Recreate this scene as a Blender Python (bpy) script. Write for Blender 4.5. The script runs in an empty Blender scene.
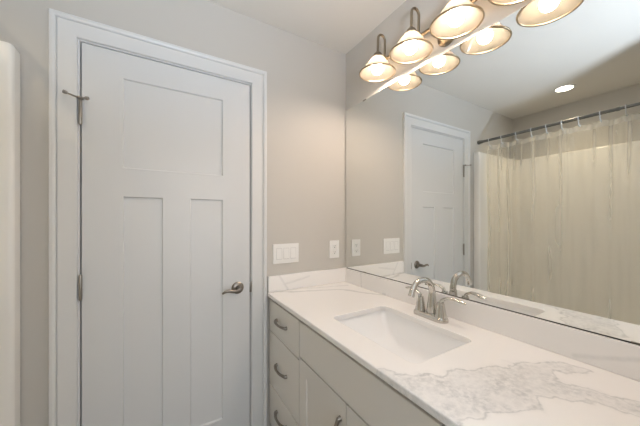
import bpy, bmesh, math, random
from mathutils import Vector, Matrix
random.seed(7)
PI = math.pi
S = bpy.context.scene
COL = S.collection

# ------------------------------------------------------------------ camera
F_PX, V0, YAW = 267.05, 219.02, 0.5362
cd = bpy.data.cameras.new('camera')
cam = bpy.data.objects.new('camera', cd)
COL.objects.link(cam)
cd.sensor_fit = 'HORIZONTAL'
cd.sensor_width = 36.0
cd.lens = 36.0 * F_PX / 640.0
cd.shift_y = (V0 - 213.0) / 640.0
cd.clip_start = 0.01
cam.location = (-1.1019, -1.5026, 1.3053)
cam.rotation_euler = (PI / 2, 0, -YAW)
S.camera = cam

# ------------------------------------------------------------------ world, exposure, large lights
w = bpy.data.worlds.new('world')
S.world = w
w.use_nodes = True
w.node_tree.nodes['Background'].inputs[0].default_value = (0.75, 0.85, 1.0, 1)
w.node_tree.nodes['Background'].inputs[1].default_value = 0.3
S.view_settings.view_transform = 'Standard'
S.view_settings.look = 'None'
S.view_settings.gamma = 1.0
S.view_settings.use_curve_mapping = False
S.view_settings.exposure = 0.65
S.cycles.use_denoising = True
S.cycles.sample_clamp_indirect = 6.0
S.cycles.max_bounces = 14
S.cycles.diffuse_bounces = 7
S.cycles.glossy_bounces = 6
S.cycles.transparent_max_bounces = 16


def area(name, loc, direction, sx, sy, power, color):
    ld = bpy.data.lights.new(name, 'AREA')
    ld.shape = 'RECTANGLE'
    ld.size, ld.size_y = sx, sy
    ld.energy = power
    ld.color = color
    o = bpy.data.objects.new(name, ld)
    COL.objects.link(o)
    o.location = loc
    o.rotation_euler = Vector(direction).to_track_quat('-Z', 'Y').to_euler()
    return o


# cool fill lamp added in the unseen hall behind the doorway; the photographer's flash turned up to the ceiling
area('hall_fill', (-0.95, -3.35, 1.45), (0, 1, 0.05), 1.5, 1.7, 14.0, (0.86, 0.92, 1.0))
fd = bpy.data.lights.new('ceiling_bounce_flash', 'SPOT')
fd.energy = 88.0
fd.color = (0.74, 0.85, 1.0)
fd.spot_size = math.radians(144)
fd.spot_blend = 0.75
fd.shadow_soft_size = 0.06
fl = bpy.data.objects.new('ceiling_bounce_flash', fd)
COL.objects.link(fl)
fl.location = (-1.02, -1.95, 1.34)
fl.rotation_euler = Vector((-0.05, 0.18, 1)).to_track_quat('-Z', 'Y').to_euler()


# ------------------------------------------------------------------ materials
def srgb(r, g, b):
    f = lambda c: (c / 255 / 12.92) if c / 255 <= 0.04045 else ((c / 255 + 0.055) / 1.055) ** 2.4
    return (f(r), f(g), f(b), 1)


def mat(name, col, rough=0.5, metal=0.0, spec=0.5, bump=0.0, bscale=300, coat=0.0, var=0.0):
    m = bpy.data.materials.new(name)
    m.use_nodes = True
    nt = m.node_tree
    b = nt.nodes['Principled BSDF']
    b.inputs['Base Color'].default_value = col
    b.inputs['Roughness'].default_value = rough
    b.inputs['Metallic'].default_value = metal
    b.inputs['Specular IOR Level'].default_value = spec
    b.inputs['Coat Weight'].default_value = coat
    if bump or var:
        tc = nt.nodes.new('ShaderNodeTexCoord')
        no = nt.nodes.new('ShaderNodeTexNoise')
        no.inputs['Scale'].default_value = bscale
        no.inputs['Detail'].default_value = 3
        nt.links.new(tc.outputs['Object'], no.inputs['Vector'])
        if bump:
            bp = nt.nodes.new('ShaderNodeBump')
            bp.inputs['Strength'].default_value = bump
            bp.inputs['Distance'].default_value = 0.001
            nt.links.new(no.outputs['Fac'], bp.inputs['Height'])
            nt.links.new(bp.outputs['Normal'], b.inputs['Normal'])
        if var:
            mx = nt.nodes.new('ShaderNodeMix')
            mx.data_type = 'RGBA'
            mx.inputs['A'].default_value = col
            mx.inputs['B'].default_value = tuple(c * (1 - var) for c in col[:3]) + (1,)
            nt.links.new(no.outputs['Fac'], mx.inputs['Factor'])
            nt.links.new(mx.outputs['Result'], b.inputs['Base Color'])
    return m


M = {}
M['wall'] = mat('greige wall paint', srgb(202, 199, 193), 0.7, spec=0.25, bump=0.15, bscale=350)
M['ceiling'] = mat('flat ceiling paint', srgb(221, 218, 212), 0.85, spec=0.2, bump=0.2, bscale=250)
M['trim'] = mat('white semi gloss trim', srgb(223, 224, 224), 0.35, spec=0.4)
M['door'] = mat('white painted door', srgb(219, 221, 222), 0.38, spec=0.4, bump=0.05, bscale=120)
M['cabinet'] = mat('pale grey cabinet lacquer', srgb(223, 220, 214), 0.35, spec=0.45)
M['toe'] = mat('grey cabinet toe board', srgb(120, 117, 112), 0.6)  # toe kick board, a darker grey than the fronts
M['nickel'] = mat('satin nickel', (0.37, 0.345, 0.31, 1), 0.28, 1.0)
M['darknickel'] = mat('dark satin nickel', (0.30, 0.27, 0.235, 1), 0.33, 1.0)
M['chrome'] = mat('polished nickel', (0.64, 0.62, 0.58, 1), 0.10, 1.0)
M['pewter'] = mat('dark pewter rod', (0.20, 0.20, 0.19, 1), 0.35, 1.0)
M['bronze'] = mat('aged nickel rim', (0.30, 0.25, 0.185, 1), 0.3, 1.0)
M['plastic'] = mat('white plastic', srgb(240, 240, 238), 0.35)
M['slot'] = mat('dark slot', (0.03, 0.03, 0.03, 1), 0.6)
M['gap'] = mat('light grey plastic gap', srgb(196, 196, 196), 0.6)
M['porcelain'] = mat('white porcelain', srgb(246, 246, 246), 0.12, coat=0.4)
M['acrylic'] = mat('white gelcoat', srgb(243, 242, 238), 0.22, coat=0.3)
M['rubber'] = mat('grey rubber', srgb(150, 145, 138), 0.7)
M['hook'] = mat('clear grey plastic', srgb(215, 218, 220), 0.25)
M['mirror'] = mat('mirror silver', (0.87, 0.885, 0.87, 1), 0.0, 1.0)
M['mirror_edge'] = mat('mirror edge', (0.18, 0.20, 0.18, 1), 0.4, 0.6)
M['floor'] = mat('grey floor tile', srgb(150, 143, 134), 0.45, var=0.25, bscale=6)


def emit(name, col, strength):
    m = bpy.data.materials.new(name)
    m.use_nodes = True
    nt = m.node_tree
    nt.nodes.clear()
    e = nt.nodes.new('ShaderNodeEmission')
    e.inputs[0].default_value = col
    e.inputs[1].default_value = strength
    o = nt.nodes.new('ShaderNodeOutputMaterial')
    nt.links.new(e.outputs[0], o.inputs[0])
    return m


M['rim'] = mat('brushed nickel rim', (0.45, 0.37, 0.26, 1), 0.3, 1.0)
M['bulb'] = emit('bulb glow', (1.0, 0.80, 0.66, 1), 82.0)
M['lens'] = emit('downlight glow', (1.0, 0.88, 0.72, 1), 9.0)


def two_sided_fresnel(nt, ior):
    fr = nt.nodes.new('ShaderNodeFresnel')
    ge = nt.nodes.new('ShaderNodeNewGeometry')
    mr = nt.nodes.new('ShaderNodeMapRange')
    mr.inputs[3].default_value = ior
    mr.inputs[4].default_value = 1.0 / ior
    nt.links.new(ge.outputs['Backfacing'], mr.inputs[0])
    nt.links.new(mr.outputs[0], fr.inputs[0])
    return fr


def glass_shade():
    m = bpy.data.materials.new('frosted shade glass')
    m.use_nodes = True
    nt = m.node_tree
    nt.nodes.clear()
    d = nt.nodes.new('ShaderNodeBsdfDiffuse')
    d.inputs[0].default_value = (0.13, 0.122, 0.10, 1)
    t = nt.nodes.new('ShaderNodeBsdfTranslucent')
    t.inputs[0].default_value = (0.78, 0.73, 0.64, 1)
    g = nt.nodes.new('ShaderNodeBsdfGlossy')
    g.inputs['Roughness'].default_value = 0.15
    mx = nt.nodes.new('ShaderNodeMixShader')
    mx.inputs[0].default_value = 0.6
    fr = two_sided_fresnel(nt, 1.4)
    m2 = nt.nodes.new('ShaderNodeMixShader')
    o = nt.nodes.new('ShaderNodeOutputMaterial')
    nt.links.new(d.outputs[0], mx.inputs[1])
    nt.links.new(t.outputs[0], mx.inputs[2])
    nt.links.new(fr.outputs[0], m2.inputs[0])
    nt.links.new(mx.outputs[0], m2.inputs[1])
    nt.links.new(g.outputs[0], m2.inputs[2])
    nt.links.new(m2.outputs[0], o.inputs[0])
    return m


M['shade'] = glass_shade()


def vinyl(name, haze, tint):
    m = bpy.data.materials.new(name)
    m.use_nodes = True
    nt = m.node_tree
    nt.nodes.clear()
    t = nt.nodes.new('ShaderNodeBsdfTransparent')
    t.inputs[0].default_value = tint
    d = nt.nodes.new('ShaderNodeBsdfDiffuse')
    d.inputs[0].default_value = (0.88, 0.86, 0.80, 1)
    tl = nt.nodes.new('ShaderNodeBsdfTranslucent')
    tl.inputs[0].default_value = (0.88, 0.86, 0.80, 1)
    h = nt.nodes.new('ShaderNodeMixShader')
    h.inputs[0].default_value = 0.5
    mx = nt.nodes.new('ShaderNodeMixShader')
    mx.inputs[0].default_value = haze
    lw = nt.nodes.new('ShaderNodeLayerWeight')     # a longer path through the hazy film where it turns edge-on
    lw.inputs['Blend'].default_value = 0.5
    hz = nt.nodes.new('ShaderNodeMath')
    hz.operation = 'MULTIPLY_ADD'
    hz.use_clamp = True
    hz.inputs[1].default_value = 0.75
    hz.inputs[2].default_value = haze - 0.04
    nt.links.new(lw.outputs['Facing'], hz.inputs[0])
    nt.links.new(hz.outputs[0], mx.inputs[0])
    g = nt.nodes.new('ShaderNodeBsdfGlossy')
    g.inputs['Roughness'].default_value = 0.30
    fr = two_sided_fresnel(nt, 1.5)
    tc = nt.nodes.new('ShaderNodeTexCoord')
    mp = nt.nodes.new('ShaderNodeMapping')
    mp.inputs['Scale'].default_value = (1, 9, 3.5)
    no = nt.nodes.new('ShaderNodeTexNoise')
    no.inputs['Scale'].default_value = 2.0
    no.inputs['Detail'].default_value = 3
    bp = nt.nodes.new('ShaderNodeBump')
    bp.inputs['Strength'].default_value = 1.0
    bp.inputs['Distance'].default_value = 0.012
    nt.links.new(tc.outputs['Object'], mp.inputs[0])
    nt.links.new(mp.outputs[0], no.inputs['Vector'])
    nt.links.new(no.outputs['Fac'], bp.inputs['Height'])
    nt.links.new(bp.outputs[0], g.inputs['Normal'])
    m2 = nt.nodes.new('ShaderNodeMixShader')
    o = nt.nodes.new('ShaderNodeOutputMaterial')
    L = nt.links.new
    L(d.outputs[0], h.inputs[1]); L(tl.outputs[0], h.inputs[2])
    L(t.outputs[0], mx.inputs[1]); L(h.outputs[0], mx.inputs[2])
    dbl = nt.nodes.new('ShaderNodeMath')
    dbl.operation = 'MULTIPLY'
    dbl.use_clamp = True
    dbl.inputs[1].default_value = 1.7   # front and back surface of the sheet both reflect
    L(fr.outputs[0], dbl.inputs[0])
    L(dbl.outputs[0], m2.inputs[0]); L(mx.outputs[0], m2.inputs[1]); L(g.outputs[0], m2.inputs[2])
    L(m2.outputs[0], o.inputs[0])
    return m


M['vinyl'] = vinyl('clear vinyl', 0.11, (0.965, 0.955, 0.925, 1))
M['vinyl_head'] = vinyl('clear vinyl header', 0.34, (0.95, 0.95, 0.93, 1))


def quartz():
    m = bpy.data.materials.new('white veined quartz')
    m.use_nodes = True
    nt = m.node_tree
    L = nt.links.new
    N = nt.nodes.new
    b = nt.nodes['Principled BSDF']
    b.inputs['Roughness'].default_value = 0.16
    b.inputs['Specular IOR Level'].default_value = 0.5
    geo = N('ShaderNodeNewGeometry')
    pos = geo.outputs['Position']

    def noise(scale, detail, rough=0.55):
        n = N('ShaderNodeTexNoise')
        n.inputs['Scale'].default_value = scale
        n.inputs['Detail'].default_value = detail
        n.inputs['Roughness'].default_value = rough
        L(pos, n.inputs['Vector'])
        return n

    def vm(op, a, bb=None):
        n = N('ShaderNodeVectorMath')
        n.operation = op
        for i, x in enumerate((a, bb)):
            if x is None:
                continue
            if isinstance(x, (tuple, Vector)):
                n.inputs[i].default_value = tuple(x)
            else:
                L(x, n.inputs[i])
        return n

    def mm(op, a, bb=None, clamp=False):
        n = N('ShaderNodeMath')
        n.operation = op
        n.use_clamp = clamp
        for i, x in enumerate((a, bb)):
            if x is None:
                continue
            if isinstance(x, (int, float)):
                n.inputs[i].default_value = x
            else:
                L(x, n.inputs[i])
        return n.outputs[0]

    wn = noise(11, 5)
    off = vm('SCALE', vm('SUBTRACT', wn.outputs['Color'], (0.5, 0.5, 0.5)).outputs[0])
    off.inputs['Scale'].default_value = 0.11
    p = vm('ADD', pos, off.outputs[0]).outputs[0]

    off2 = vm('MULTIPLY', off.outputs[0], (0.16, 0.16, 0.16)).outputs[0]
    p_fine = vm('ADD', pos, off2).outputs[0]
    p_flat = vm('ADD', pos, vm('MULTIPLY', off.outputs[0], (0.55, 0.55, 0.0)).outputs[0]).outputs[0]

    def seg(a, c, p):
        a, c = Vector(a), Vector(c)
        ba = c - a
        pa = vm('SUBTRACT', p, a).outputs[0]
        t = mm('DIVIDE', vm('DOT_PRODUCT', pa, ba).outputs['Value'], ba.length_squared, True)
        sc = vm('SCALE', tuple(ba))
        L(t, sc.inputs['Scale'])
        return vm('LENGTH', vm('SUBTRACT', pa, sc.outputs[0]).outputs[0]).outputs['Value']

    def path(pts, p=p):
        d = None
        for a, c in zip(pts, pts[1:]):
            s = seg(a, c, p)
            d = s if d is None else mm('MINIMUM', d, s)
        return d

    def ramp(x, x0, x1):
        n = N('ShaderNodeMapRange')
        n.interpolation_type = 'SMOOTHSTEP'
        L(x, n.inputs[0])
        n.inputs[1].default_value, n.inputs[2].default_value = x0, x1
        n.inputs[3].default_value, n.inputs[4].default_value = 1, 0
        return n.outputs[0]

    z = 0.876
    big = path([(-.60, -.98, z), (-.50, -1.06, z), (-.40, -1.10, z), (-.30, -1.14, z), (-.20, -1.16, z)])
    low = path([(-.62, -1.08, z), (-.50, -1.13, z), (-.36, -1.17, z)])
    top = path([(-.22, -1.15, z), (-.13, -1.18, z), (-.09, -1.22, z)])
    arm = path([(-.36, -1.12, z), (-.28, -1.20, z), (-.21, -1.27, z), (-.17, -1.36, z), (-.15, -1.50, z)])
    d = mm('MINIMUM', mm('MINIMUM', mm('SUBTRACT', big, 0.018), mm('SUBTRACT', low, 0.03)), mm('MINIMUM', mm('ADD', top, 0.006), arm))
    sx_ = N('ShaderNodeSeparateXYZ')
    L(pos, sx_.inputs[0])
    body = mm('MULTIPLY', ramp(d, 0.006, 0.056), mm('LESS_THAN', sx_.outputs[0], -0.03))
    edge = ramp(mm('ABSOLUTE', mm('SUBTRACT', d, 0.033)), 0.0, 0.006)
    edge = mm('MULTIPLY', edge, mm('LESS_THAN', sx_.outputs[0], -0.03))
    mott = noise(75, 6, 0.72).outputs['Fac']
    mottle = mm('MULTIPLY_ADD', mott, 4.5, False)
    mottle.node.inputs[2].default_value = -1.75
    mottle.node.use_clamp = True
    patchy = mm('MULTIPLY_ADD', noise(16, 3).outputs['Fac'], 2.6, False)
    patchy.node.inputs[2].default_value = -0.75
    patchy.node.use_clamp = True
    cells = mm('MULTIPLY', mm('MULTIPLY', body, mottle), patchy)
    thin = path([(-.56, -.01, z), (-.43, -.07, z), (-.16, -.17, z), (-.03, -.40, z)], p_flat)
    thin2 = path([(-.50, -.02, z), (-.34, -.03, z), (-.20, -.08, z), (-.06, -.11, z)], p_flat)
    thin = mm('MINIMUM', thin, mm('ADD', thin2, .004))
    splash = mm('MINIMUM', path([(-.505, -.021, .975), (-.44, -.021, .872)], p_fine), path([(-.47, -.021, .915), (-.30, -.021, .945)], p_fine))
    bsp = path([(-.02, -.185, .975), (-.02, -.195, .87)], p_fine)
    bsp2 = path([(-.02, -1.20, .89), (-.02, -1.40, .96)], p_fine)
    th = ramp(thin, 0.001, 0.018)
    th2 = ramp(mm('MINIMUM', mm('MINIMUM', splash, bsp), bsp2), 0.001, 0.011)
    a = mm('MULTIPLY_ADD', cells, 0.42)
    L(mm('MULTIPLY', body, 0.10), a.node.inputs[2])
    a = mm('ADD', a, mm('MULTIPLY', mm('MULTIPLY', edge, mott), 0.55))
    a = mm('ADD', a, mm('MULTIPLY', mm('MULTIPLY', th, mott), 0.62))
    a = mm('ADD', a, mm('MULTIPLY', mm('MULTIPLY', th2, mott), 0.30), True)
    mx = N('ShaderNodeMix')
    mx.data_type = 'RGBA'
    mx.inputs['A'].default_value = srgb(245, 243, 241)
    mx.inputs['B'].default_value = srgb(143, 148, 151)
    L(a, mx.inputs['Factor'])
    L(mx.outputs['Result'], b.inputs['Base Color'])
    return m


M['quartz'] = quartz()


# ------------------------------------------------------------------ mesh helpers
def bm_box(bm, x0, x1, y0, y1, z0, z1, bev=0.0, seg=2):
    x0, x1 = sorted((x0, x1)); y0, y1 = sorted((y0, y1)); z0, z1 = sorted((z0, z1))
    t = bmesh.new()
    bmesh.ops.create_cube(t, size=1)
    for v in t.verts:
        v.co = Vector((x0 + (v.co.x + .5) * (x1 - x0), y0 + (v.co.y + .5) * (y1 - y0), z0 + (v.co.z + .5) * (z1 - z0)))
    if bev:
        bmesh.ops.bevel(t, geom=t.edges[:], offset=bev, segments=seg, profile=0.5, affect='EDGES')
    merge(bm, t)


def merge(bm, t):
    me = bpy.data.meshes.new('tmp')
    t.to_mesh(me)
    t.free()
    bm.from_mesh(me)
    bpy.data.meshes.remove(me)


def bm_lathe(bm, profile, origin=(0, 0, 0), axis=(0, 0, 1), n=32, close=False):
    """profile: list of (radius, height along axis)"""
    q = Vector((0, 0, 1)).rotation_difference(Vector(axis).normalized()).to_matrix()
    o = Vector(origin)
    rings = []
    for r, h in profile:
        if r < 1e-6:
            rings.append([bm.verts.new(o + q @ Vector((0, 0, h)))])
        else:
            rings.append([bm.verts.new(o + q @ Vector((r * math.cos(2 * PI * i / n), r * math.sin(2 * PI * i / n), h))) for i in range(n)])
    seq = list(zip(rings, rings[1:]))
    if close:
        seq.append((rings[-1], rings[0]))
    for a, b in seq:
        for i in range(n):
            j = (i + 1) % n
            if len(a) == 1 and len(b) == 1:
                continue
            if len(a) == 1:
                bm.faces.new((a[0], b[i], b[j]))
            elif len(b) == 1:
                bm.faces.new((a[i], a[j], b[0]))
            else:
                bm.faces.new((a[i], a[j], b[j], b[i]))


def catmull(pts, n=8):
    P = [Vector(p) for p in pts]
    P = [2 * P[0] - P[1]] + P + [2 * P[-1] - P[-2]]
    out = []
    for i in range(1, len(P) - 2):
        for k in range(n):
            t = k / n
            a, b, c, d = P[i - 1], P[i], P[i + 1], P[i + 2]
            out.append(0.5 * (2 * b + (c - a) * t + (2 * a - 5 * b + 4 * c - d) * t * t + (3 * b - a - 3 * c + d) * t ** 3))
    out.append(P[-2])
    return out


def bm_tube(bm, pts, rad, n=12, flat=None, cap=True):
    """rad: number or list along pts; flat: (scale along side, scale along up) of the section"""
    pts = [Vector(p) for p in pts]
    m = len(pts)
    R = [rad] * m if isinstance(rad, (int, float)) else [rad[0] + 0 if m == 1 else rad[min(int(i * (len(rad) - 1) / (m - 1)), len(rad) - 2)] * (1 - ((i * (len(rad) - 1) / (m - 1)) - min(int(i * (len(rad) - 1) / (m - 1)), len(rad) - 2))) + rad[min(int(i * (len(rad) - 1) / (m - 1)), len(rad) - 2) + 1] * ((i * (len(rad) - 1) / (m - 1)) - min(int(i * (len(rad) - 1) / (m - 1)), len(rad) - 2)) for i in range(m)]
    up = None
    rings = []
    for i in range(m):
        t = (pts[min(i + 1, m - 1)] - pts[max(i - 1, 0)]).normalized()
        if up is None:
            up = Vector((0, 0, 1)) if abs(t.z) < 0.9 else Vector((0, 1, 0))
        side = t.cross(up).normalized()
        up = side.cross(t).normalized()
        fs, fu = flat or (1, 1)
        rings.append([bm.verts.new(pts[i] + side * (math.cos(2 * PI * k / n) * R[i] * fs) + up * (math.sin(2 * PI * k / n) * R[i] * fu)) for k in range(n)])
    for a, b in zip(rings, rings[1:]):
        for k in range(n):
            bm.faces.new((a[k], a[(k + 1) % n], b[(k + 1) % n], b[k]))
    if cap:
        bm.faces.new(rings[0][::-1])
        bm.faces.new(rings[-1])


def bm_sphere(bm, c, r, sz=1.0, n=20):
    t = bmesh.new()
    bmesh.ops.create_uvsphere(t, u_segments=n, v_segments=n // 2 + 2, radius=r)
    for v in t.verts:
        v.co = Vector((v.co.x, v.co.y, v.co.z * sz)) + Vector(c)
    merge(bm, t)


def panel_slab(bm, u0, u1, v0, v1, thick, panels, depth, bev, mp):
    """a slab with recessed flat panels; mp(u, v, d) -> point, d = depth behind the front face"""
    def quad(pts):
        bm.faces.new([bm.verts.new(mp(*p)) for p in pts])
    us = sorted({u0, u1, *[p[0] for p in panels], *[p[1] for p in panels]})
    vs = sorted({v0, v1, *[p[2] for p in panels], *[p[3] for p in panels]})
    for a, b in zip(us, us[1:]):
        for c, d in zip(vs, vs[1:]):
            mu, mv = (a + b) / 2, (c + d) / 2
            if any(p[0] < mu < p[1] and p[2] < mv < p[3] for p in panels):
                continue
            quad([(a, c, 0), (b, c, 0), (b, d, 0), (a, d, 0)])
    for a, b, c, d in panels:
        i = bev
        O = [(a, c, 0), (b, c, 0), (b, d, 0), (a, d, 0)]
        I = [(a + i, c + i, depth), (b - i, c + i, depth), (b - i, d - i, depth), (a + i, d - i, depth)]
        for k in range(4):
            quad([O[k], O[(k + 1) % 4], I[(k + 1) % 4], I[k]])
        quad(I)
    O = [(u0, v0), (u1, v0), (u1, v1), (u0, v1)]
    for k in range(4):
        p, q = O[k], O[(k + 1) % 4]
        quad([(*p, 0), (*p, thick), (*q, thick), (*q, 0)])
    quad([(*p, thick) for p in O])
    bmesh.ops.remove_doubles(bm, verts=bm.verts[:], dist=1e-6)
    bmesh.ops.recalc_face_normals(bm, faces=bm.faces[:])


def obj(name, bm, m, parent=None, smooth=None, origin=None):
    bmesh.ops.recalc_face_normals(bm, faces=bm.faces[:])
    me = bpy.data.meshes.new(name)
    if origin is None:
        origin = Vector((0, 0, 0)) if not bm.verts else Vector((
            (min(v.co.x for v in bm.verts) + max(v.co.x for v in bm.verts)) / 2,
            (min(v.co.y for v in bm.verts) + max(v.co.y for v in bm.verts)) / 2,
            min(v.co.z for v in bm.verts)))
    origin = Vector(origin)
    for v in bm.verts:
        v.co -= origin
    bm.to_mesh(me)
    bm.free()
    for mm in (m if isinstance(m, (list, tuple)) else [m]):
        me.materials.append(mm)
    if smooth is not None:
        for p in me.polygons:
            p.use_smooth = True
        try:
            me.set_sharp_from_angle(angle=math.radians(smooth))
        except Exception:
            pass
    o = bpy.data.objects.new(name, me)
    COL.objects.link(o)
    o.location = origin
    if parent is not None:
        o.parent = parent
        o.location = origin - world_loc(parent)
    return o


def world_loc(o):
    v = Vector(o.location)
    while o.parent is not None:
        o = o.parent
        v += o.location
    return v


def thing(name, label, cat, loc=(0, 0, 0), group=None):
    o = bpy.data.objects.new(name, None)
    o.empty_display_size = 0.05
    COL.objects.link(o)
    o.location = loc
    tag(o, label, cat, group)
    return o


def tag(o, label=None, cat=None, group=None, kind=None):
    if label: o['label'] = label
    if cat: o['category'] = cat
    if group: o['group'] = group
    if kind: o['kind'] = kind
    return o


def struct(name, bm, m, label=None, cat=None, smooth=None, parent=None):
    o = obj(name, bm, m, parent, smooth)
    if parent is None:
        tag(o, label, cat, None, 'structure')
    return o


def copy_tree(o, parent=None):
    c = o.copy()
    COL.objects.link(c)
    c.parent = parent
    for ch in list(o.children):
        copy_tree(ch, c)
    return c


B = bmesh.new

# ------------------------------------------------------------------ room shell
H = 2.449
YF = -1.53            # wall with the entry doorway, behind the camera
XT = -2.372           # wall behind the tub
T = 0.12
DX0, DX1, DZ = -1.400, -0.666, 2.0655     # closet door opening
EX0, EX1, EZ = -1.27, -0.55, 2.05        # entry doorway opening
HY = -3.6

bm = B(); bm_box(bm, XT - T, T, HY - T, 0.9, -0.1, 0)
struct('floor', bm, M['floor'], 'grey tiled bathroom floor below the vanity', 'floor')
bm = B(); bm_box(bm, XT - T, T, HY - T, 0.9, H, H + 0.1)
struct('ceiling', bm, M['ceiling'], 'flat off-white ceiling over the whole bathroom', 'ceiling')
bm = B()
bm_box(bm, XT - T, DX0 - .02, 0, T, 0, H); bm_box(bm, DX1 + .02, T, 0, T, 0, H); bm_box(bm, DX0 - .02, DX1 + .02, 0, T, DZ + .02, H)
struct('wall_back', bm, M['wall'], 'greige wall around the white closet door', 'wall')
bm = B(); bm_box(bm, 0, T, HY, 0, 0, H)
struct('wall_right', bm, M['wall'], 'greige wall behind the big vanity mirror', 'wall')
bm = B(); bm_box(bm, XT - T, XT, HY, 0, 0, H)
struct('wall_left', bm, M['wall'], 'greige wall above the back of the tub surround', 'wall')
bm = B()
bm_box(bm, XT, EX0 - .02, YF - T, YF, 0, H); bm_box(bm, EX1 + .02, 0, YF - T, YF, 0, H); bm_box(bm, EX0 - .02, EX1 + .02, YF - T, YF, EZ + .02, H)
struct('wall_front', bm, M['wall'], 'greige wall with the open entry doorway behind the viewer', 'wall')
bm = B(); bm_box(bm, XT - T, T, HY - T, HY, 0, H)
struct('wall_hall', bm, M['wall'], 'far greige hall wall beyond the entry doorway', 'wall')
bm = B(); bm_box(bm, XT - T, T, 0.78, 0.9, 0, H); bm_box(bm, XT - T, XT, T, .78, 0, H); bm_box(bm, 0, T, T, .78, 0, H)
struct('wall_closet', bm, M['wall'], 'closet walls hidden behind the white door', 'wall')

# door casing (mitred profile: flat board, inner ease, raised outer bead)
def casing(bm, x0, x1, zt, yw, sgn, wd=0.0895, zb=0.0):
    prof = [(0.0, 0.0), (0.0, 0.011), (0.003, 0.013), (0.060, 0.0135), (0.063, 0.0085), (0.066, 0.0170), (0.073, 0.0205), (wd - .003, 0.0205), (wd, 0.017), (wd, 0.0)]
    def stations(d, h):
        y = yw + sgn * h
        return [Vector((x0 - d, y, zb)), Vector((x0 - d, y, zt + d)), Vector((x1 + d, y, zt + d)), Vector((x1 + d, y, zb))]
    rows = [[bm.verts.new(p) for p in stations(d, h)] for d, h in prof]
    for a, b in zip(rows, rows[1:]):
        for k in range(3):
            bm.faces.new((a[k], a[k + 1], b[k + 1], b[k]))
    bm.faces.new([r[0] for r in rows]); bm.faces.new([r[3] for r in rows])

bm = B(); casing(bm, DX0 - .0075, DX1 + .004, DZ + .0065, 0, -1, 0.0855)
struct('trim_1', bm, M['trim'], 'white mitred casing with a raised bead around the closet door', 'door trim')
bm = B()
bm_box(bm, DX0 - .02, DX0, 0, T, 0, DZ); bm_box(bm, DX1, DX1 + .02, 0, T, 0, DZ); bm_box(bm, DX0 - .02, DX1 + .02, 0, T, DZ, DZ + .02)
bm_box(bm, DX0, DX0 + .012, .036, .07, 0, DZ); bm_box(bm, DX1 - .012, DX1, .036, .07, 0, DZ); bm_box(bm, DX0, DX1, .036, .07, DZ - .012, DZ)
struct('trim_2', bm, M['trim'], 'white jamb and stop inside the closet door casing', 'door jamb')
bm = B(); casing(bm, EX0, EX1, EZ, YF, 1, 0.06); casing(bm, EX0, EX1, EZ, YF - T, -1, .06)
bm_box(bm, EX0 - .02, EX0, YF - T, YF, 0, EZ); bm_box(bm, EX1, EX1 + .02, YF - T, YF, 0, EZ); bm_box(bm, EX0 - .02, EX1 + .02, YF - T, YF, EZ, EZ + .02)
struct('trim_3', bm, M['trim'], 'white casing of the entry doorway behind the viewer', 'door trim')
bm = B(); bm_box(bm, -1.574, DX0 - .098, -.014, 0, 0, .12, .002)
struct('baseboard_back', bm, M['trim'], 'short white baseboard between closet door and tub', 'baseboard')

# ------------------------------------------------------------------ closet door
LX0, LX1, LZ0, LZ1 = -1.394, -0.6725, 0.012, 2.059
bm = B()
panel_slab(bm, LX0, LX1, LZ0, LZ1, 0.035,
           [(-1.252, -0.818, 1.537, 1.945), (-1.252, -1.095, 0.231, 1.408), (-0.975, -0.818, 0.231, 1.408)],
           0.009, 0.004, lambda u, v, d: Vector((u, -0.003 + d, v)))
door = struct('door_1', bm, M['door'], 'white three panel closet door with nickel lever', 'door')

bm = B()
bm_lathe(bm, [(0, .009), (.020, .0085), (.029, .006), (.033, .002), (.033, 0)], (-.740, -.003, .926), (0, -1, 0), 36)
rosette = obj('door_handle', bm, M['darknickel'], door, 40)
bm = B()
bm_lathe(bm, [(.013, 0), (.0115, .02), (.012, .042), (.010, .05), (0, .052)], (-.740, -.011, .926), (0, -1, 0), 20)
pts = catmull([(-.734, -.050, .926), (-.755, -.053, .920), (-.776, -.055, .922), (-.797, -.055, .927), (-.816, -.052, .924), (-.828, -.048, .914)], 6)
bm_tube(bm, pts, [.0105, .010, .009, .0085, .0075, .005], 12, (0.8, 1.0))
obj('lever', bm, M['darknickel'], rosette, 50)
bm = B(); bm_box(bm, LX1 - .001, DX1 + .004, -.006, .006, .893, .948, .001)
obj('latch_plate', bm, M['darknickel'], door, 30)

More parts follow.
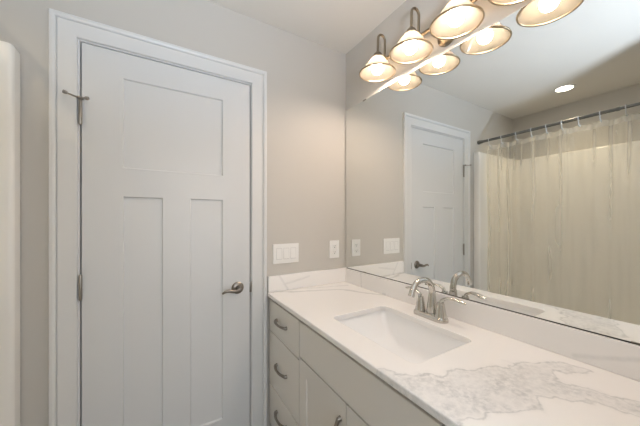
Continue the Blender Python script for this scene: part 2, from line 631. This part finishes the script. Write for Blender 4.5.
def hinge(zc, stop=False):
    bm = B()
    x = -1.3965
    bm_lathe(bm, [(0, -.056), (.004, -.0555), (.0065, -.050), (.0065, .050), (.004, .0555), (0, .056)], (x, -.012, zc), (0, 0, 1), 16)
    for k in (-.03, -.01, .01, .03):
        bm_lathe(bm, [(.0069, -.0008), (.0072, 0), (.0069, .0008)], (x, -.012, zc + k), (0, 0, 1), 16)
    bm_box(bm, x - .002, x + .002, -.012, .02, zc - .05, zc + .05)
    h = obj('hinge', bm, M['nickel'], door, 40)
    if stop:
        bm = B()
        zs = zc + .058
        bm_lathe(bm, [(0, -.004), (.011, -.004), (.012, 0), (.011, .004), (0, .004)], (x, -.014, zs), (0, 0, 1), 18)
        bm_tube(bm, [(x, -.016, zs), (x - .018, -.033, zs - .002), (x - .036, -.05, zs - .001)], .0035, 10)
        bm_tube(bm, [(x, -.016, zs), (x + .012, -.032, zs - .004), (x + .024, -.042, zs - .008)], .0035, 10)
        st = obj('door_stop', bm, M['nickel'], h, 40)
        bm = B()
        bm_lathe(bm, [(0, 0), (.006, 0), (.0075, .006), (.0065, .013), (0, .014)], (x - .034, -.049, zs - .001), (-.85, -.5, .12), 14)
        bm_lathe(bm, [(0, 0), (.006, 0), (.0075, .006), (.0065, .013), (0, .014)], (x + .021, -.040, zs - .007), (.85, -.5, 0), 14)
        obj('stop_bumper', bm, M['rubber'], h, 40)

hinge(1.760, True); hinge(1.015); hinge(.25)

# ------------------------------------------------------------------ wall plates
def plate_bm(xc, zc, w_, h_):
    bm = B(); bm_box(bm, xc - w_ / 2, xc + w_ / 2, -.0065, 0, zc - h_ / 2, zc + h_ / 2, .0025, 3)
    return bm
sw = thing('light_switch', 'white three gang rocker switch plate between closet door and outlet', 'light switch', (-.4505, 0, 1.037))
obj('cover_plate', plate_bm(-.4505, 1.097, .168, .118), M['plastic'], sw, 40)
for k in (-1, 0, 1):
    xc = -.4505 + k * .046
    bm = B()
    prof = [(1.066, -.0072), (1.0665, -.0105), (1.097, -.0082), (1.1275, -.0066), (1.128, -.0062)]
    for a, b in zip(prof, prof[1:]):
        bm.faces.new([bm.verts.new(Vector(p)) for p in ((xc - .016, a[1], a[0]), (xc + .016, a[1], a[0]), (xc + .016, b[1], b[0]), (xc - .016, b[1], b[0]))])
    for s in (-1, 1):
        bm.faces.new([bm.verts.new(Vector((xc + s * .016, y, z))) for z, y in prof + [(1.128, -.004), (1.066, -.004)]])
    bmesh.ops.remove_doubles(bm, verts=bm.verts[:], dist=1e-6)
    obj('rocker', bm, M['plastic'], sw)
    bm = B()
    for z0, z1, xa, xb in ((1.0635, 1.0655, -.0175, .0175), (1.1285, 1.1300, -.0175, .0175), (1.0635, 1.13, -.0178, -.0165), (1.0635, 1.13, .0165, .0178)):
        bm_box(bm, xc + xa, xc + xb, -.0069, -.0060, z0, z1)
    obj('switch_gap', bm, M['gap'], sw)
ou = thing('wall_outlet', 'white two socket outlet on the wall beside the mirror', 'outlet', (-.099, 0, 1.045))
obj('cover_plate', plate_bm(-.099, 1.102, .076, .118), M['plastic'], ou, 40)
for zc in (1.122, 1.082):
    bm = B(); bm_box(bm, -.099 - .0165, -.099 + .0165, -.0085, -.005, zc - .0145, zc + .0145, .005, 4)
    so = obj('socket', bm, M['plastic'], ou, 40)
    bm = B()
    bm_box(bm, -.1055, -.1035, -.0089, -.008, zc - .002, zc + .007); bm_box(bm, -.0945, -.0925, -.0089, -.008, zc - .001, zc + .006)
    bm_lathe(bm, [(0, .0006), (.0025, .0006), (.0025, 0)], (-.099, -.0084, zc - .008), (0, -1, 0), 12)
    obj('socket_slot', bm, M['slot'], so)

# ------------------------------------------------------------------ vanity cabinet
VX = -0.560           # plane of the drawer and door fronts
VZ1 = 0.852
va = thing('vanity_cabinet', 'pale grey vanity cabinet with drawers and shaker doors under the white countertop', 'vanity', (-.28, -.76, 0))
bm = B()
ya, yb = -.004, -1.512
for y0, y1 in ((ya, ya - .018), (-.396, -.414), (-1.114, -1.132), (yb + .018, yb)):
    bm_box(bm, VX + .028, -.004, y0, y1, .10, VZ1)
bm_box(bm, VX + .028, -.004, ya, yb, .10, .118); bm_box(bm, -.012, -.004, ya, yb, .10, VZ1)
for z0, z1 in ((.835, VZ1), (.64, .68), (.10, .125)):
    bm_box(bm, VX + .028, VX + .04, ya, yb, z0, z1)
for y0, y1 in ((ya, -.03), (-.388, -.423), (-1.103, -1.138), (-1.49, yb), (-.748, -.783)):
    bm_box(bm, VX + .028, VX + .04, y0, y1, .10, .84)
bm_box(bm, VX + .028, VX + .04, -.403, -1.118, .67, .83)
obj('carcass', bm, M['cabinet'], va)
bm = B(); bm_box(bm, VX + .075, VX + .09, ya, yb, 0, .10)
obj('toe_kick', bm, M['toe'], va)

def pull_bm(c, axis, length=.128):
    """arched bow pull; c = centre on the front, axis = direction of its length"""
    bm = B()
    c = Vector(c); a = Vector(axis); n = Vector((-1, 0, 0))
    hl = length / 2
    pts = []
    for i in range(21):
        t = -1 + i / 10
        out = .008 + .017 * (1 - abs(t) ** 2.4)
        pts.append(c + a * (t * hl) + n * out)
    bm_tube(bm, pts, [.0078, .0064, .0056, .0052, .0056, .0064, .0078], 12, (1.25, .8) if abs(a.y) > .5 else (.8, 1.25))
    for s in (-1, 1):
        bm_lathe(bm, [(0, .016), (.006, .014), (.0085, .006), (.0095, 0)], c + a * (s * hl), (-1, 0, 0), 16)
    return bm

def front(name, y0, y1, z0, z1, panels=(), pull=None):
    bm = B()
    if panels:
        panel_slab(bm, -y0, -y1, z0, z1, .019, panels, .007, .004, lambda u, v, d: Vector((VX + d, -u, v)))
    else:
        bm_box(bm, VX, VX + .019, y0, y1, z0, z1, .0022, 2)
    o = obj(name, bm, M['cabinet'], va)
    if pull:
        obj('pull', pull_bm(*pull), M['darknickel'], o, 50)
    return o

for (y0, y1) in ((-.010, -.4015), (-1.1305, -1.508)):
    yc = (y0 + y1) / 2
    for z0, z1 in ((.664, .838), (.360, .6565), (.125, .3525)):
        front('drawer', y0, y1, z0, z1, (), ((VX, yc + .008, (z0 + z1) / 2 + (.018 if z1 < .4 else .004)), (0, 1, 0)))
front('false_front', -.408, -1.1225, .679, .838)
R_ = .062
for y0, y1, s in ((-.408, -.7625, 1), (-.7675, -1.1225, -1)):
    py = y1 + .031 if s == 1 else y0 - .031
    front('cabinet_door', y0, y1, .125, .672, [(-y0 + R_, -y1 - R_, .125 + R_, .672 - R_)], ((VX, py, .540), (0, 0, 1)))

# ------------------------------------------------------------------ countertop, splashes, sink
CX, CZ0, CZ1 = -0.571, 0.855, 0.877
SX0, SX1, SY0, SY1 = -.462, -.152, -.524, -.970     # sink opening

def rrect(x0, x1, y0, y1, r, z, n=6):
    x0, x1 = sorted((x0, x1)); y0, y1 = sorted((y0, y1))
    out = []
    for cx, cy, a0 in ((x1 - r, y1 - r, 0), (x0 + r, y1 - r, 90), (x0 + r, y0 + r, 180), (x1 - r, y0 + r, 270)):
        for k in range(n + 1):
            a = math.radians(a0 + 90 * k / n)
            out.append(Vector((cx + r * math.cos(a), cy + r * math.sin(a), z)))
    return out

def ring(bm, pts):
    return [bm.verts.new(p) for p in pts]

def bridge(bm, a, b):
    n = len(a)
    for i in range(n):
        bm.faces.new((a[i], a[(i + 1) % n], b[(i + 1) % n], b[i]))

def loop_edges(bm, r):
    return [bm.edges.get((r[i], r[(i + 1) % len(r)])) or bm.edges.new((r[i], r[(i + 1) % len(r)])) for i in range(len(r))]

bm = B()
e = .004
def orect(i, z):
    return [Vector((CX + i, -.002, z)), Vector((CX + i, -1.527 + 0, z)), Vector((-.002, -1.527, z)), Vector((-.002, -.002, z))]
outer = [ring(bm, orect(i, z)) for i, z in ((e, CZ1), (.0012, CZ1 - .0012), (0, CZ1 - e), (0, CZ0 + .002), (.002, CZ0))]
inner = [ring(bm, rrect(SX0 - g_, SX1 + g_, SY1 - g_, SY0 + g_, .028 + g_, z)) for g_, z in ((.002, CZ1), (.0006, CZ1 - .0006), (0, CZ1 - .002), (0, CZ0))]
for a, b in zip(outer, outer[1:]): bridge(bm, a, b)
for a, b in zip(inner, inner[1:]): bridge(bm, a, b)
bmesh.ops.triangle_fill(bm, use_beauty=True, use_dissolve=False, edges=loop_edges(bm, outer[0]) + loop_edges(bm, inner[0]))
bmesh.ops.triangle_fill(bm, use_beauty=True, use_dissolve=False, edges=loop_edges(bm, outer[-1]) + loop_edges(bm, inner[-1]))
ct = obj('countertop', bm, M['quartz'])
tag(ct, 'white quartz countertop with grey veins on the vanity', 'countertop')
bm = B(); bm_box(bm, CX + .003, -.002, -.021, -.002, CZ1 + .0003, .972, .002, 2)
obj('side_splash', bm, M['quartz'], ct)
bm = B(); bm_box(bm, -.021, -.002, -1.527, -.0212, CZ1 + .0003, .9685, .002, 2)
obj('back_splash', bm, M['quartz'], ct)

sk = thing('sink', 'white rectangular undermount sink set in the countertop', 'sink', (-.307, -.7515, .72))
bm = B()
cx, cy = (SX0 + SX1) / 2, (SY0 + SY1) / 2
hw, hl = (SX1 - SX0) / 2, (SY0 - SY1) / 2
rings = []
prof = [(1.10, 1.08, .8545, .040), (1.05, 1.035, .8545, .034), (1.042, 1.028, .851, .034), (1.02, 1.005, .842, .034), (.99, .94, .815, .034), (.96, .86, .785, .034), (.93, .77, .760, .034), (.88, .67, .742, .036), (.74, .54, .732, .04), (.5, .36, .729, .035), (.16, .11, .727, .02)]
for sx, sy, z, r in prof:
    rings.append(ring(bm, rrect(cx - hw * sx, cx + hw * sx, cy - hl * sy, cy + hl * sy, r, z, 8)))
for a, b in zip(rings, rings[1:]): bridge(bm, a, b)
bm.faces.new(rings[-1])
bowl = obj('bowl', bm, M['porcelain'], sk, 60)
bm = B()
bm_lathe(bm, [(.0, .004), (.012, .0035), (.014, .002), (.021, .003), (.023, .0)], (cx, cy, .7275), (0, 0, 1), 24)
obj('drain', bm, M['chrome'], sk, 40)
bm = B()
bm_lathe(bm, [(0, .002), (.007, .002), (.0085, .004), (.0105, .003), (.011, 0)], (SX0 + .008, -.650, .818), (1, 0, .12), 20)
obj('overflow_ring', bm, M['darknickel'], sk, 40)

# ------------------------------------------------------------------ faucet
FX, FY, FZ = -.095, -.748, CZ1
fa = thing('faucet', 'polished nickel two handle faucet with high arched spout behind the sink', 'faucet', (FX, FY, FZ))
bm = B()
def stad(w_, l_, z, n=14):
    out = []
    for k in range(2 * n):
        a = PI * k / n
        out.append(Vector((FX + w_ * math.cos(a) , FY + (l_ - w_) * (1 if k < n else -1) + w_ * math.sin(a), z)))
    return out
rs = [ring(bm, stad(w_, l_, FZ + h)) for w_, l_, h in ((.029, .081, .0002), (.029, .081, .010), (.027, .079, .016), (.023, .075, .020), (.015, .06, .021))]
for a, b in zip(rs, rs[1:]): bridge(bm, a, b)
bm.faces.new(rs[-1]); bm.faces.new(rs[0])
obj('base_plate', bm, M['chrome'], fa, 40)
bm = B()
bm_lathe(bm, [(.024, .015), (.023, .03), (.0195, .06), (.0165, .085), (.0145, .10)], (FX + .012, FY, FZ), (0, 0, 1), 24)
x0 = FX + .012
pts = catmull([(x0, FY, FZ + .09), (x0, FY, FZ + .115), (x0 - .010, FY, FZ + .143), (x0 - .034, FY, FZ + .163), (x0 - .068, FY, FZ + .168), (x0 - .098, FY, FZ + .160), (x0 - .121, FY, FZ + .137), (x0 - .134, FY, FZ + .108)], 6)
bm_tube(bm, pts, [.0148, .0140, .0132, .0125, .012, .012, .0122, .0128], 18)
obj('spout', bm, M['chrome'], fa, 50)
for s in (1, -1):
    y = FY + s * .051
    bm = B()
    bm_lathe(bm, [(.025, .015), (.0235, .022), (.0195, .045), (.0165, .062), (.0155, .068), (.0155, .072), (.013, .079), (0, .081)], (FX, y, FZ), (0, 0, 1), 24)
    hb = obj('handle', bm, M['chrome'], fa, 40)
    bm = B()
    pts = catmull([(FX, y, FZ + .070), (FX + .002, y + s * .006, FZ + .088), (FX + .006, y + s * .028, FZ + .101), (FX + .012, y + s * .055, FZ + .103), (FX + .016, y + s * .078, FZ + .098), (FX + .018, y + s * .096, FZ + .094)], 6)
    bm_tube(bm, pts, [.011, .0095, .008, .0085, .0095, .006], 14, (1.15, .7))
    obj('lever', bm, M['chrome'], hb, 50)

# ------------------------------------------------------------------ mirror
MZ0, MZ1, MY1 = .9705, 2.0515, -1.50
bm = B(); bm_box(bm, -.0065, -.0005, -.007, MY1, MZ0, MZ1)
bm.faces.ensure_lookup_table()
for f in bm.faces:
    f.material_index = 0 if f.calc_center_median().x < -.006 else 1
mi = obj('mirror', bm, [M['mirror'], M['mirror_edge']])
tag(mi, 'large frameless wall mirror standing on the backsplash above the vanity', 'mirror')
bm = B(); bm_box(bm, -.0085, -.0068, -.007, MY1, .9692, .9720); bm_box(bm, -.0085, -.0005, -.007, MY1, .9688, .9698)
obj('bottom_gap_shade', bm, M['slot'], mi)  # shade of the gap at the mirror's foot, put in as a black strip
for y, z, s in ((-.205, MZ1, 1), (-1.30, MZ1, 1), (-.205, MZ0, -1), (-1.325, MZ0, -1)):
    bm = B()
    bm_box(bm, -.0085, -.0068, y - .014, y + .014, z - s * .004, z + s * .0025, .0005)
    bm_box(bm, -.0085, 0, y - .014, y + .014, z + s * .0005, z + s * .0025, .0004)
    obj('mirror_clip', bm, M['darknickel'], mi)

# ------------------------------------------------------------------ vanity light
LX, LZR = -.110, 2.083
lamp_y = [-.4345, -.6565, -.8785, -1.1005]
vl = thing('vanity_light', 'nickel four lamp vanity light with frosted bell shades above the mirror', 'wall light', (-.0, -.7675, 2.165))
bm = B()
bm_lathe(bm, [(.048, 0), (.048, .004), (.044, .009), (.030, .013), (.016, .018), (.014, .036), (0, .038)], (0, -.7675, 2.138), (-1, 0, 0), 40)
obj('canopy', bm, M['bronze'], vl, 40)
bm = B()
bm_tube(bm, [(-.048, lamp_y[0] + .02, 2.178), (-.048, lamp_y[-1] - .02, 2.178)], .0085, 16)
for y in (lamp_y[0] + .02, lamp_y[-1] - .02):
    bm_sphere(bm, (-.048, y, 2.178), .0115, 1, 14)
bm_tube(bm, [(-.030, -.7675, 2.142), (-.048, -.7675, 2.178)], .012, 12)
obj('crossbar', bm, M['bronze'], vl, 50)
for y in lamp_y:
    bm = B()
    zt = 2.264
    arc = [(LX + .025 + .025 * math.cos(a), y, zt + .026 * math.sin(a)) for a in [PI * k / 12 for k in range(13)]]
    bm_tube(bm, [(LX + .05, y, 2.176)] + [(LX + .05, y, 2.22)] + arc + [(LX, y, 2.22), (LX, y, 2.192)], .0062, 14)
    bm_sphere(bm, (LX + .052, y, 2.178), .011, 1, 14)
    obj('gooseneck_arm', bm, M['bronze'], vl, 50)
    bm = B()
    bm_lathe(bm, [(0, .112), (.010, .111), (.013, .105), (.021, .100), (.024, .094), (.026, .082), (.031, .076), (.032, .070), (.029, .069)], (LX, y, LZR), (0, 0, 1), 28)
    obj('socket_cap', bm, M['bronze'], vl, 40)
    bm = B()
    prof = [(.028, .086), (.034, .077), (.045, .063), (.058, .046), (.071, .028), (.083, .011), (.0915, .001)]
    inn = [(r - .0025, h - .001) for r, h in prof[::-1]]
    bm_lathe(bm, prof + inn, (LX, y, LZR), (0, 0, 1), 48)
    sh = obj('lamp_shade', bm, M['shade'], vl, 60)
    bm = B()
    tor = [(.0925 + .0042 * math.cos(a), .0005 + .0042 * math.sin(a)) for a in [2 * PI * k / 8 for k in range(8)]]
    bm_lathe(bm, tor, (LX, y, LZR), (0, 0, 1), 48, True)
    obj('shade_rim', bm, M['rim'], sh, 60)
    bm = B()
    bm_sphere(bm, (LX, y, LZR + .022), .029, 1.0, 24)
    bm_lathe(bm, [(.024, .046), (.016, .058), (.013, .070)], (LX, y, LZR), (0, 0, 1), 20)
    obj('bulb', bm, M['bulb'], vl, 60)

vl.rotation_euler.x = 0.034      # the fixture hangs very slightly out of level
vl.location.z -= .009

# ------------------------------------------------------------------ tub and surround
TX0, TX1 = -1.577, XT + .004
TY0, TY1 = -.003, YF + .003
TH = .058
ZT = 1.968
tu = thing('shower_tub', 'glossy white one piece tub and shower surround beside the closet door', 'bathtub', (-1.97, -.765, 0))
bm = B()
def arc2(cx, cy, r, a0, a1, n=6):
    return [(cx + r * math.cos(math.radians(a0 + (a1 - a0) * k / n)), cy + r * math.sin(math.radians(a0 + (a1 - a0) * k / n))) for k in range(n + 1)]
r1, r2 = .016, .05
xi = TX1 - .0 + .012
yi0, yi1 = TY0 - TH, TY1 + TH
inner_l = [(TX0, TY0)] + arc2(TX0 - r1, yi0 + r1, r1, 0, -90) + arc2(xi + r2, yi0 - r2, r2, 90, 180) + arc2(xi + r2, yi1 + r2, r2, 180, 270) + arc2(TX0 - r1, yi1 - r1, r1, 90, 0) + [(TX0, TY1)]
outer_l = [(TX0 - .0, TY0), (TX1, TY0), (TX1, TY1), (TX0, TY1)]
# wall strip with a softly rolled top edge
levels = [(.40, 0), (ZT - .022, 0), (ZT - .012, .15), (ZT - .005, .45), (ZT, 1.0)]
def roll(p, f):
    x, y = p
    k = .014 * f
    yy = y + (k if y > -.7 else -k) if (y < TY0 - .01 and y > TY1 + .01) else y
    xx = x - (k * .8 if x > TX0 - .03 else 0)
    if x < xi + .06: xx = x - k * .6
    return xx, yy
rows = []
for z, f in levels:
    rows.append([bm.verts.new(Vector((*roll(p, f), z))) for p in inner_l])
for a, b in zip(rows, rows[1:]):
    for i in range(len(a) - 1):
        bm.faces.new((a[i], a[i + 1], b[i + 1], b[i]))
# top cap: strip from the inner line to the wall line
top = rows[-1]
back = []
for v in top:
    x, y = v.co.x, v.co.y
    if y > TY0 - TH - .02 : q = (min(x, TX0 - .008), TY0)
    elif y < TY1 + TH + .02: q = (min(x, TX0 - .008), TY1)
    else: q = (TX1, y)
    back.append(bm.verts.new(Vector((*q, ZT))))
for i in range(len(top) - 1):
    try:
        bm.faces.new((top[i], top[i + 1], back[i + 1], back[i]))
    except ValueError:
        pass
low = [bm.verts.new(Vector((v.co.x, v.co.y, .40))) for v in back]
for i in range(len(back) - 1):
    bm.faces.new((back[i], back[i + 1], low[i + 1], low[i]))
bmesh.ops.remove_doubles(bm, verts=bm.verts[:], dist=1e-5)
obj('surround_panel', bm, M['acrylic'], tu, 50)
bm = B()
rims = []
for (ix, iy, z, r) in ((0, 0, .001, .01), (0, 0, .392, .01), (.004, .004, .40, .012), (.042, .06, .40, .05), (.052, .07, .388, .06), (.075, .11, .15, .09), (.13, .18, .09, .10)):
    rims.append(ring(bm, rrect(TX1 + ix, TX0 - ix, TY1 + iy, TY0 - iy, r, z, 6)))
for a, b in zip(rims, rims[1:]): bridge(bm, a, b)
bm.faces.new(rims[-1])
obj('tub_basin', bm, M['acrylic'], tu, 50)

# ------------------------------------------------------------------ shower rod, hooks, curtain
RX, RZ = -1.664, 2.077
ro = thing('shower_rod', 'dark pewter shower curtain rod spanning above the tub', 'shower rod', (RX, 0, RZ))
bm = B()
bm_tube(bm, [(RX, -.012, RZ), (RX, -.97, RZ)], .0125, 18)
bm_tube(bm, [(RX, -.955, RZ), (RX, YF + .012, RZ)], .0105, 18)
bm_lathe(bm, [(.0125, 0), (.0145, .003), (.0145, .018), (.0125, .022)], (RX, -.95, RZ), (0, -1, 0), 18)
obj('tube', bm, M['pewter'], ro, 40)
for y, d in ((-.0005, -1), (YF + .0005, 1)):
    bm = B()
    bm_lathe(bm, [(0, 0), (.0205, 0), (.0205, .010), (.019, .020), (.016, .026), (.0155, .040), (.013, .044)], (RX, y, RZ), (0, d, 0), 24)
    obj('end_flange', bm, M['pewter'], ro, 40)

hook_y = [-.105, -.215, -.335, -.450, -.555, -.655, -.755, -.872, -.998, -1.10, -1.22, -1.34]
ordn = ['first', 'second', 'third', 'fourth', 'fifth', 'sixth', 'seventh', 'eighth', 'ninth', 'tenth', 'eleventh', 'twelfth']
HZ = 2.030
bm = B()
pts = [(RX + .0160 * math.sin(a), hook_y[0], RZ + .0160 * math.cos(a)) for a in [math.radians(-150 + 300 * k / 20) for k in range(21)]]
pts += [(RX + .004, hook_y[0], HZ + .012), (RX - .006, hook_y[0], HZ - .004), (RX - .022, hook_y[0], HZ - .012), (RX - .028, hook_y[0], HZ - .004), (RX - .026, hook_y[0], HZ + .004)]
bm_tube(bm, catmull(pts, 2), .0032, 8)
hk = obj('curtain_hook', bm, M['hook'], None, 60)
for i, y in enumerate(hook_y):
    o = hk if i == 0 else hk.copy()
    if i:
        COL.objects.link(o)
    o.location.y += y - hook_y[0]
    o.location.z += 0
    tag(o, 'pale plastic curtain hook, %s along the rod from the closet door wall' % ordn[i], 'curtain hook', 'curtain hooks on the shower rod')

# curtain: a thin folded vinyl sheet hung from the hooks
ridges = []
for h in [-.10, -.20, -.27, -.355, -.47, -.545, -.66, -.70, -.82, -.93, -1.00, -1.12, -1.24, -1.36, -1.43]:
    ridges.append((h, random.uniform(.026, .045) * random.choice((1, 1, -.8)), random.uniform(.012, .026), random.uniform(1.25, 1.75)))


def fold(y, z):
    k = min(1.0, max(0.0, (2.025 - z) / 0.10))
    x = .005 * math.sin(y * 37 + .6 * z) + .004 * math.sin(y * 19 + 1.3 * z) + .005 * math.sin(6 * z + 27 * y) * k + .0012 * math.sin(9 * z - 61 * y + 1) * k
    for h, amp, wd, zf in ridges:
        q = min(1.0, max(0.0, (2.0 - z) / (2.0 - zf)))
        d = (y - h - .005 * math.sin(2.2 * z + h * 40)) / wd
        x += amp * (.25 + .75 * k) * (1 - .84 * q * q * (3 - 2 * q)) * math.exp(-d * d)
    return -1.690 + x
NY, ZS = 520, [2.030, 2.020, 2.005] + [1.985 - .0325 * i for i in range(53)]
bm = B()
rows = []
for z in ZS:
    row = []
    for i in range(NY + 1):
        y = -.075 - (1.39) * i / NY
        sag = 0
        if z > 1.9:
            dmin = min(abs(y - h) for h in hook_y)
            sag = -.014 * min(1, dmin / .055) ** 1.5 * (z - 1.9) / .13
        row.append(bm.verts.new(Vector((fold(y, z), y, z + sag))))
    rows.append(row)
for j, (a, b) in enumerate(zip(rows, rows[1:])):
    for i in range(NY):
        f = bm.faces.new((a[i], a[i + 1], b[i + 1], b[i]))
        f.material_index = 1 if j < 3 else 0
cu = obj('shower_curtain', bm, [M['vinyl'], M['vinyl_head']], None, 80)
tag(cu, 'clear vinyl shower curtain hanging from the pewter rod in soft folds', 'shower curtain')

# ------------------------------------------------------------------ recessed downlight
dl = thing('downlight', 'round recessed ceiling light above the tub', 'ceiling light', (-1.945, -.585, H))
bm = B()
bm_lathe(bm, [(.078, 0), (.077, -.004), (.066, -.006), (.058, -.003), (.058, -.0005)], (-1.945, -.585, H), (0, 0, 1), 40)
obj('trim_ring', bm, M['trim'], dl, 40)
bm = B()
bm_lathe(bm, [(0, -.002), (.0585, -.002)], (-1.945, -.585, H), (0, 0, 1), 40)
obj('light_lens', bm, M['lens'], dl)
ld = bpy.data.lights.new('downlight_beam', 'SPOT')
ld.energy = 12
ld.color = (1.0, 0.80, 0.52)
ld.spot_size = math.radians(140)
ld.spot_blend = 0.8
ld.shadow_soft_size = .05
lo = bpy.data.objects.new('downlight_beam', ld)
COL.objects.link(lo)
lo.parent = dl
lo.location = (0, 0, -.012)
